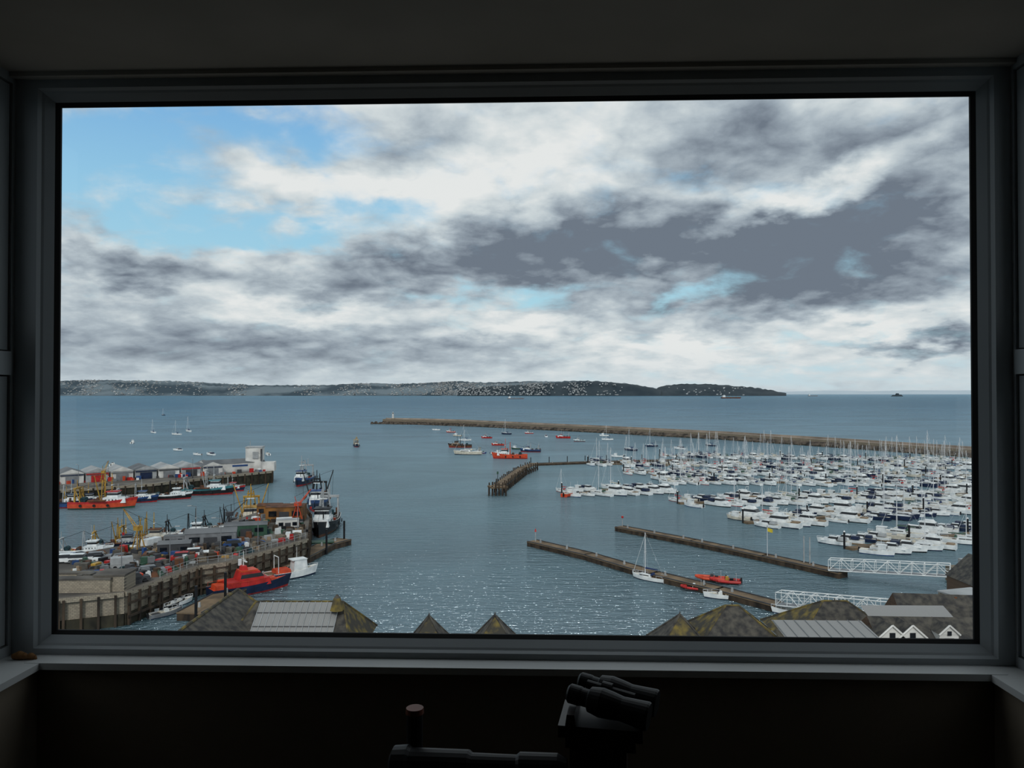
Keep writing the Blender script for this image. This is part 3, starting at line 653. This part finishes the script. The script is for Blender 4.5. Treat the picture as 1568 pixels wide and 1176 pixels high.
for s in range(9): x=q.x-5.1+s*1.2; mb.cyl((x,q.y+.4,10.54),(x,q.y-6.3,9.74),.05,.05,'grey',4)
mb.build('metal_roofed_shed')
turret(1278,920,9.6,6,4.2,'slate_hipped_roof','slate',rl=3)
mb=MB(); q=G(1390,934,11); mb.gable(q.x+1,q.y-3,8.2,14,9,2.9,'slate','brick',-.05,5.7)
mb.add([(q.x-5,q.y+1.1,11.25),(q.x+4.6,q.y+.9,11.25),(q.x+4.6,q.y-1.6,10.35),(q.x-5,q.y-1.4,10.35)],[(3,2,1,0)],'sheet')
for u in (1364,1395,1451):
    yf=q.y-6.2; x=(u-784)/F*yf; za=36-yf*(957-HV)/F; w=1.5 if u<1440 else 1.1
    mb.gable(x,yf+1.7,za-w*.85,3.4,2*w,w*.85,'slate','render',math.pi/2,2.2)
    mb.box(x,yf-.02,za-w*.85-.1,w*.4,.1,w*.42,'glassd'); mb.box(x,yf+.02,za-w*.85-1.4,w*.9,.12,1.0,'glassd')
    for s in (1,-1): mb.cyl((x+s*w*1.03,yf-.1,za-w*.88),(x,yf-.1,za+.05),.12,.12,'render',5)
mb.build('terrace_with_white_dormers')
mb=MB(); q=G(1430,902,12); mb.gable(q.x+5,q.y-3,8.2,22,9,3.8,'slate','brick',-.12,5.8)
for i in range(3): p=(q.x+1+i*3,q.y+.2); mb.box(p[0],p[1]-3,10.2,1.3,1,1.0,'brick',0); mb.cyl((p[0],p[1]-3,11.2),(p[0],p[1]-3,11.8),.2,.16,'rust',8)
mb.build('slate_roofed_house')
mb=MB(); q=G(1484,855,9); mb.gable(q.x+2,q.y-1,5.5,9,8,3.6,'slate','brick',math.pi/2,6); mb.box(q.x-1,q.y-5.6,1.5,3,.4,2,'glassd'); mb.build('brick_boathouse')
mb=MB(); q=G(1476,908,8); mb.box(q.x,q.y,2.4,6,3,5.6,'stonel',.3); mb.box(q.x,q.y,8.0,6.2,3.2,.2,'roofl',.3); mb.build('flat_roofed_kiosk')

# ================= ROOM =================
a=math.radians(1.86); RM=Matrix.Translation((0,0,H))@Matrix.Rotation(-a,4,'Z')
def RL(u,v,yp):
    x=yp*math.tan(math.atan((u-784)/F)-a); dep=-x*math.sin(a)+yp*math.cos(a); return Vector((x,yp,(HV-v)/F*dep))
def rb(mb,name,smooth=False,par=None):
    o=mb.build(name,par,smooth); 
    if par is None: o.matrix_world=RM
    return o
def bx(mb,x0,x1,y0,y1,z0,z1,m): mb.box((x0+x1)/2,(y0+y1)/2,z0,x1-x0,y1-y0,z1-z0,m)
mfr=pm('upvc_frame',(146,151,154),(140,145,148),3,.5); mgk=pm('black_gasket',(12,12,13),(8,8,9),5,.7)
mwall=pm('interior_wall_paint',(132,121,106),(124,114,100),2.5,.9,bump=.05); mceil=pm('ceiling_paint',(158,155,149),(148,146,140),3,.9,bump=.05); mfl=pm('carpet',(60,52,46),(44,38,34),20,1.0)
msill=pm('sill_gloss_white',(190,192,192),(180,182,182),3,.4)
XL,XR,ZT,ZB=-1.296,1.137,.780,-.639; OL,OR,OT,OB=-1.392,1.215,.85,-.691
mb=MB(); 
def rect(dx,y,o=None):
    x0,x1,z0,z1=(OL,OR,OB,OT) if o else (XL-dx,XR+dx,ZB-dx,ZT+dx)
    return [(x0,y,z0),(x1,y,z0),(x1,y,z1),(x0,y,z1)]
prof=[(rect(0,2.07,1),mfr),(rect(0,1.955,1),mfr),(rect(.036,1.955),mfr),(rect(.031,1.966),mfr),(rect(.026,1.970),mfr),(rect(.010,1.990),mgk),(rect(.001,2.0),mgk),(rect(0.001,2.006),mgk),(rect(.06,2.07),mfr),(rect(0,2.07,1),mfr)]
for (r1,m1),(r2,_) in zip(prof,prof[1:]):
    mb.add(r1+r2,[(i,(i+1)%4,4+(i+1)%4,4+i) for i in range(4)],m1)
mb.add([(XL,2.003,ZB),(XR,2.003,ZB),(XR,2.003,ZT),(XL,2.003,ZT)],[(0,1,2,3)],'glassd')
mg=bpy.data.materials.new('window_glass'); mg.use_nodes=True; nt=mg.node_tree; nt.nodes.clear(); N=nt.nodes.new
o_=N('ShaderNodeOutputMaterial'); tr=N('ShaderNodeBsdfTransparent'); gs=N('ShaderNodeBsdfGlossy'); gs.inputs['Roughness'].default_value=.02; mxs=N('ShaderNodeMixShader'); 
nz=N('ShaderNodeTexNoise'); nz.inputs['Scale'].default_value=2; mrr=N('ShaderNodeMapRange'); mrr.inputs[3].default_value=.015; mrr.inputs[4].default_value=.03; nt.links.new(nz.outputs['Fac'],mrr.inputs[0]); nt.links.new(mrr.outputs[0],mxs.inputs[0])
nt.links.new(tr.outputs[0],mxs.inputs[1]); nt.links.new(gs.outputs[0],mxs.inputs[2]); nt.links.new(mxs.outputs[0],o_.inputs[0])
mb.ms[mb.mid('glassd')]=mg
rb(mb,'window_1')
def side(name,X,sg):
    mb=MB(); 
    def b(y0,y1,z0,z1,x0,x1,m):
        xa,xb=sorted((X+sg*x0,X+sg*x1)); bx(mb,xa,xb,y0,y1,z0,z1,m)
    Y0=1.62
    b(1.944,2.07,OB-.05,OT,0,.07,mfr); b(Y0-.06,Y0,OB-.05,OT,0,.07,mfr)
    b(Y0,1.944,.825,OT,0,.07,mfr); b(Y0,1.944,OB-.05,-.665,0,.07,mfr); b(Y0,1.944,.049,.111,-.004,.07,mfr)
    for z0,z1 in ((.111,.825),(-.665,.049)):
        g=.004
        b(1.885,1.944,z0,z1,.03,.05,mgk); b(1.885,1.944-g,z0+g,z1-g,.006,.06,mfr); b(Y0+g,Y0+.06,z0+g,z1-g,.006,.06,mfr)
        b(Y0+.06,1.885,z1-.06,z1-g,.006,.06,mfr); b(Y0+.06,1.885,z0+g,z0+.06,.006,.06,mfr)
        x=X+sg*.03; mb.add([(x,Y0+.06,z0+.06),(x,1.885,z0+.06),(x,1.885,z1-.06),(x,Y0+.06,z1-.06)],[(0,1,2,3)],mg)
    rb(mb,name)
side('window_2',OL,-1); side('window_3',OR,1)
FZ=-1.5; BY=-2.6; LX,RX=-1.294,1.138
mb=MB(); bx(mb,LX-.25,RX+.25,1.915,2.1,FZ,-.709,mwall); rb(mb,'wall_front')
for nm,x0,x1,ox0,ox1 in (('wall_left',LX-.2,LX,OL-.12,OL),('wall_right',RX,RX+.2,OR,OR+.12)):
    mb=MB(); bx(mb,x0,x1,BY,1.915,FZ,-.709,mwall); bx(mb,ox0,ox1,BY,1.56,-.709,OT,mwall); rb(mb,nm)
mb=MB(); bx(mb,OL-.2,OR+.2,BY-.1,BY,FZ,OT,mwall); rb(mb,'wall_back')
mb=MB(); bx(mb,OL-.2,OR+.2,BY-.1,2.1,FZ-.1,FZ,mfl); rb(mb,'floor')
mb=MB(); bx(mb,OL-.2,OR+.2,BY-.1,2.1,OT,OT+.1,mceil); bx(mb,OL,OR,1.93,1.955,OT-.012,OT,mceil); rb(mb,'ceiling')
mb=MB()
bx(mb,LX-.02,RX+.02,1.893,1.97,-.708,-.691,msill); bx(mb,OL,LX+.02,1.40,1.97,-.709,-.692,msill); bx(mb,RX-.02,OR,1.40,1.97,-.709,-.692,msill)
rb(mb,'trim_1')
mb=MB(); bx(mb,LX,RX,1.897,1.915,FZ,FZ+.12,msill); rb(mb,'baseboard_front')
mblk=pm('black_rubber',(20,21,24),(14,15,17),30,.5,bump=.05); mwd=pm('dark_stained_wood',(44,36,33),(26,21,19),6,.4,stretch=(1,1,.1)); mcop=pm('copper_brown_wood',(150,84,60),(110,62,46),8,.5)
mlens=pm('coated_lens',(40,44,70),None,5,.1,spec=.8)
e=empty('binoculars'); c=RL(935,1066,1.45); e.matrix_world=RM@Matrix.Translation(c)@Matrix.Rotation(math.radians(-22),4,'Z')@Matrix.Rotation(math.radians(7),4,'Y')
mb=MB()
for s in (1,-1):
    y=s*.032; P=[(-.076,.014),(-.072,.018),(-.052,.018),(-.048,.0165),(-.036,.0165),(-.032,.023),(-.01,.027),(.01,.025),(.03,.022),(.055,.024),(.078,.026),(.082,.024)]
    for (x0,r0),(x1,r1) in zip(P,P[1:]): mb.cyl((x0,y,0),(x1,y,0),r0,r1,mblk,24)
    mb.cyl((.080,y,0),(.081,y,0),.021,.021,mlens,20)
mb.cyl((-.05,0,.012),(.045,0,.012),.009,.009,mblk,12); mb.cyl((-.02,0,.014),(.0,0,.014),.013,.013,mblk,16); mb.box(.0,0,-.004,.06,.05,.012,mblk); mb.box(-.045,0,.0,.012,.06,.008,mblk)
ob=mb.build('binocular_body',e)
mb=MB(); c=RL(921,1100,1.45); top=c.z
mb.box(c.x,c.y,top-.012,.155,.12,.022,mwd,-.15); mb.box(c.x,c.y,top-.035,.13,.1,.024,mwd,-.15); mb.box(c.x-.005,c.y,FZ+.05,.105,.085,top-.03-FZ-.05,mwd,-.15); mb.box(c.x,c.y,FZ,.24,.2,.05,mwd,-.15)
mb.box(c.x-.055,c.y,top+.010,.02,.1,.02,mwd,-.15,.7,1)
rb(mb,'wooden_stand')
mb=MB(); p0=RL(600,1166,1.40); p1=RL(868,1172,1.36); d=(p1-p0)
pr_=[(0,.02),(.02,.032),(.1,.034),(.12,.029),(.45,.027),(.47,.022),(.72,.02),(.74,.025),(.95,.024),(1,.015)]
for (t0,r0),(t1,r1) in zip(pr_,pr_[1:]): mb.cyl(p0+d*t0,p0+d*t1,r0,r1,mblk,20)
q=RL(636,1081,1.43); mb.cyl((q.x,q.y,FZ+.3),(q.x,q.y,q.z-.010),.0165,.0155,mblk,16); mb.cyl((q.x,q.y,q.z-.010),(q.x,q.y,q.z),.0175,.0165,mcop,18)
mb.cyl((q.x,q.y,FZ+.3),(q.x,q.y,FZ+.6),.022,.02,mblk,12)
for k in range(3):
    t=k*2.094+.5; mb.cyl((q.x,q.y,FZ+.6),(q.x+.32*math.cos(t),q.y+.32*math.sin(t),FZ+.01),.013,.012,mwd,8)
rb(mb,'telescope_on_tripod')
mb=MB(); q=RL(40,1013,1.92); z0=-.692
P=[(-.03,.004),(-.026,.008),(-.012,.011),(.0,.009),(.008,.006),(.018,.009),(.028,.006),(.034,.002)]
for (x0,r0),(x1,r1) in zip(P,P[1:]): mb.cyl((q.x+x0,q.y,z0+r0),(q.x+x1,q.y,z0+r1),r0,r1,M['ochre'],14)
rb(mb,'dried_gourd')

# ================= SKY =================
W=bpy.data.worlds.new('cloudy_sky'); SC.world=W; W.use_nodes=True; nt=W.node_tree; nt.nodes.clear(); N=nt.nodes.new; Lk=nt.links.new
def math_(op,a,b=None,c=None,clamp=False):
    n=N('ShaderNodeMath'); n.operation=op; n.use_clamp=clamp
    for i,x in enumerate((a,b,c)):
        if x is None: continue
        if isinstance(x,(int,float)): n.inputs[i].default_value=x
        else: Lk(x,n.inputs[i])
    return n.outputs[0]
tc=N('ShaderNodeTexCoord'); sp=N('ShaderNodeSeparateXYZ'); Lk(tc.outputs['Generated'],sp.inputs[0]); dx,dy,dz=sp.outputs
az=math_('ARCTAN2',dx,dy); el=math_('ARCSINE',dz)
den=math_('ADD',math_('MAXIMUM',dz,0.0),.28)
cq=N('ShaderNodeCombineXYZ'); Lk(math_('DIVIDE',dx,den),cq.inputs[0]); Lk(math_('DIVIDE',dy,den),cq.inputs[1])
def wn(scale,detail,rough,off,dist=0):
    mp=N('ShaderNodeMapping'); mp.inputs['Location'].default_value=off; Lk(cq.outputs[0],mp.inputs[0])
    t=N('ShaderNodeTexNoise'); t.inputs['Scale'].default_value=scale; t.inputs['Detail'].default_value=detail; t.inputs['Roughness'].default_value=rough; t.inputs['Distortion'].default_value=dist; Lk(mp.outputs[0],t.inputs[0]); return t
w1=wn(4.4,5,.55,(3,1,0)); 
cp=N('ShaderNodeCombineXYZ'); Lk(az,cp.inputs[0]); Lk(el,cp.inputs[1])
sub=N('ShaderNodeVectorMath'); sub.operation='SUBTRACT'; Lk(w1.outputs['Color'],sub.inputs[0]); sub.inputs[1].default_value=(.5,.5,.5)
mul=N('ShaderNodeVectorMath'); mul.operation='MULTIPLY'; Lk(sub.outputs[0],mul.inputs[0]); mul.inputs[1].default_value=(.18,.10,0)
wp=N('ShaderNodeVectorMath'); wp.operation='ADD'; Lk(cp.outputs[0],wp.inputs[0]); Lk(mul.outputs[0],wp.inputs[1])
def blobs(lst):
    acc=None
    for (u,v,ru,rv,rot,amp) in lst:
        x=math.atan((u-784)/F); y=math.atan((HV-v)/math.hypot(F,u-784))
        mp=N('ShaderNodeMapping'); mp.vector_type='TEXTURE'; mp.inputs['Location'].default_value=(x,y,0); mp.inputs['Rotation'].default_value=(0,0,math.radians(rot)); mp.inputs['Scale'].default_value=(ru*1.35/F,rv*1.45/F,1)
        Lk(wp.outputs[0],mp.inputs[0]); g=N('ShaderNodeTexGradient'); g.gradient_type='SPHERICAL'; Lk(mp.outputs[0],g.inputs[0])
        acc=math_('MULTIPLY_ADD',g.outputs['Fac'],amp*1.3,acc if acc is not None else 0.0)
    return acc
dark=blobs([(850,380,220,48,8,.62),(1110,385,280,62,6,.6),(1350,410,240,70,0,.42),(1150,225,260,50,0,.42),(1420,215,200,55,20,.36),(1370,325,200,38,15,.3),(200,412,120,18,0,.45),(470,425,160,28,0,.22),(620,405,150,35,12,.28),(250,505,350,40,0,.2),(450,548,500,26,0,.35),(600,225,80,35,0,.32),(1420,525,100,13,0,.5),(1200,455,160,26,0,.25),
 (800,215,250,70,0,-.22),(1240,292,210,22,22,-.65),(480,285,220,50,0,-.25),(1000,535,170,16,0,-.4),(800,500,110,18,0,-.3),(470,478,160,18,0,-.35),(1350,495,230,22,5,-.35),(700,300,220,40,0,-.2),(1100,565,420,25,0,-.25)])
blue=blobs([(180,195,300,60,5,.7),(110,270,180,80,0,.85),(400,190,200,35,0,.55),(480,352,190,30,8,.75),(250,345,230,28,0,.5),(810,458,110,18,0,.6),(700,445,50,24,0,.5),(1060,452,100,18,25,.6),(980,300,180,20,25,.25),(1250,578,330,22,0,.6),(1280,528,180,14,0,.4),(560,320,90,20,0,.4)])
n1=wn(5.5,9,.55,(7,2,0),.3); n2=wn(2.4,8,.5,(1,9,0),.2); n3=wn(7.5,8,.54,(4,4,2),.2); n4=wn(6.0,7,.5,(9,5,2),.25)
cov=math_('ADD',math_('MULTIPLY_ADD',math_('SUBTRACT',n1.outputs['Fac'],.5),2.4,1.0),math_('MULTIPLY',blue,-1.0))
mrc=N('ShaderNodeMapRange'); mrc.interpolation_type='SMOOTHSTEP'; Lk(cov,mrc.inputs[0]); mrc.inputs[1].default_value=-.15; mrc.inputs[2].default_value=.9
fd=N('ShaderNodeMapRange'); Lk(el,fd.inputs[0]); fd.inputs[1].default_value=.0; fd.inputs[2].default_value=.2; fd.inputs[3].default_value=.55; fd.inputs[4].default_value=1.0
nz_=math_('MULTIPLY_ADD',math_('SUBTRACT',n3.outputs['Fac'],.5),1.1,math_('MULTIPLY',math_('SUBTRACT',n2.outputs['Fac'],.5),.8))
bil=math_('ABSOLUTE',math_('SUBTRACT',n4.outputs['Fac'],.5))
nz_=math_('MULTIPLY_ADD',bil,-1.3,nz_)
sh=math_('MULTIPLY_ADD',nz_,fd.outputs[0],math_('ADD',dark,.42),True)
def ramp(fac,st):
    r=N('ShaderNodeValToRGB'); Lk(fac,r.inputs[0]); e=r.color_ramp.elements; e[0].position=st[0][0]; e[0].color=lin(st[0][1]); e[1].position=st[-1][0]; e[1].color=lin(st[-1][1])
    for p,c in st[1:-1]: k=e.new(p); k.color=lin(c)
    return r.outputs[0]
cc=ramp(sh,[(0,(230,233,232)),(.25,(206,215,218)),(.5,(176,188,196)),(.75,(146,158,169)),(1,(110,121,134))])
elr=math_('MULTIPLY',el,2.0,None,True)
sky=ramp(elr,[(0,(196,220,228)),(.2,(172,216,230)),(.5,(146,198,228)),(.8,(110,166,220)),(1,(90,146,208))])
mxc=N('ShaderNodeMix'); mxc.data_type='RGBA'; Lk(mrc.outputs[0],mxc.inputs['Factor']); Lk(sky,mxc.inputs['A']); Lk(cc,mxc.inputs['B'])
hz=N('ShaderNodeMapRange'); Lk(el,hz.inputs[0]); hz.inputs[1].default_value=-.005; hz.inputs[2].default_value=.06; hz.inputs[3].default_value=.65; hz.inputs[4].default_value=0
mx2=N('ShaderNodeMix'); mx2.data_type='RGBA'; Lk(hz.outputs[0],mx2.inputs['Factor']); Lk(mxc.outputs['Result'],mx2.inputs['A']); mx2.inputs['B'].default_value=lin((198,211,217))
bg=N('ShaderNodeBackground'); Lk(mx2.outputs['Result'],bg.inputs[0]); bg.inputs[1].default_value=1.0; wo=N('ShaderNodeOutputWorld'); Lk(bg.outputs[0],wo.inputs[0])
s=bpy.data.lights.new('sun','SUN'); s.energy=1.4; s.angle=math.radians(12); s.color=(1,.97,.92); so=bpy.data.objects.new('sun',s); SC.collection.objects.link(so)
so.rotation_euler=Vector((.03,.8,-.6)).to_track_quat('-Z','Y').to_euler(); so.location=(-50,-100,120)
# ================= CAMERA =================
cd=bpy.data.cameras.new('camera'); cam=bpy.data.objects.new('camera',cd); SC.collection.objects.link(cam); cam.location=(0,0,H); cam.rotation_euler=(math.pi/2+PITCH,0,0)
cd.sensor_width=36; cd.lens=36*F/1568; cd.clip_start=.05; cd.clip_end=200000; SC.camera=cam
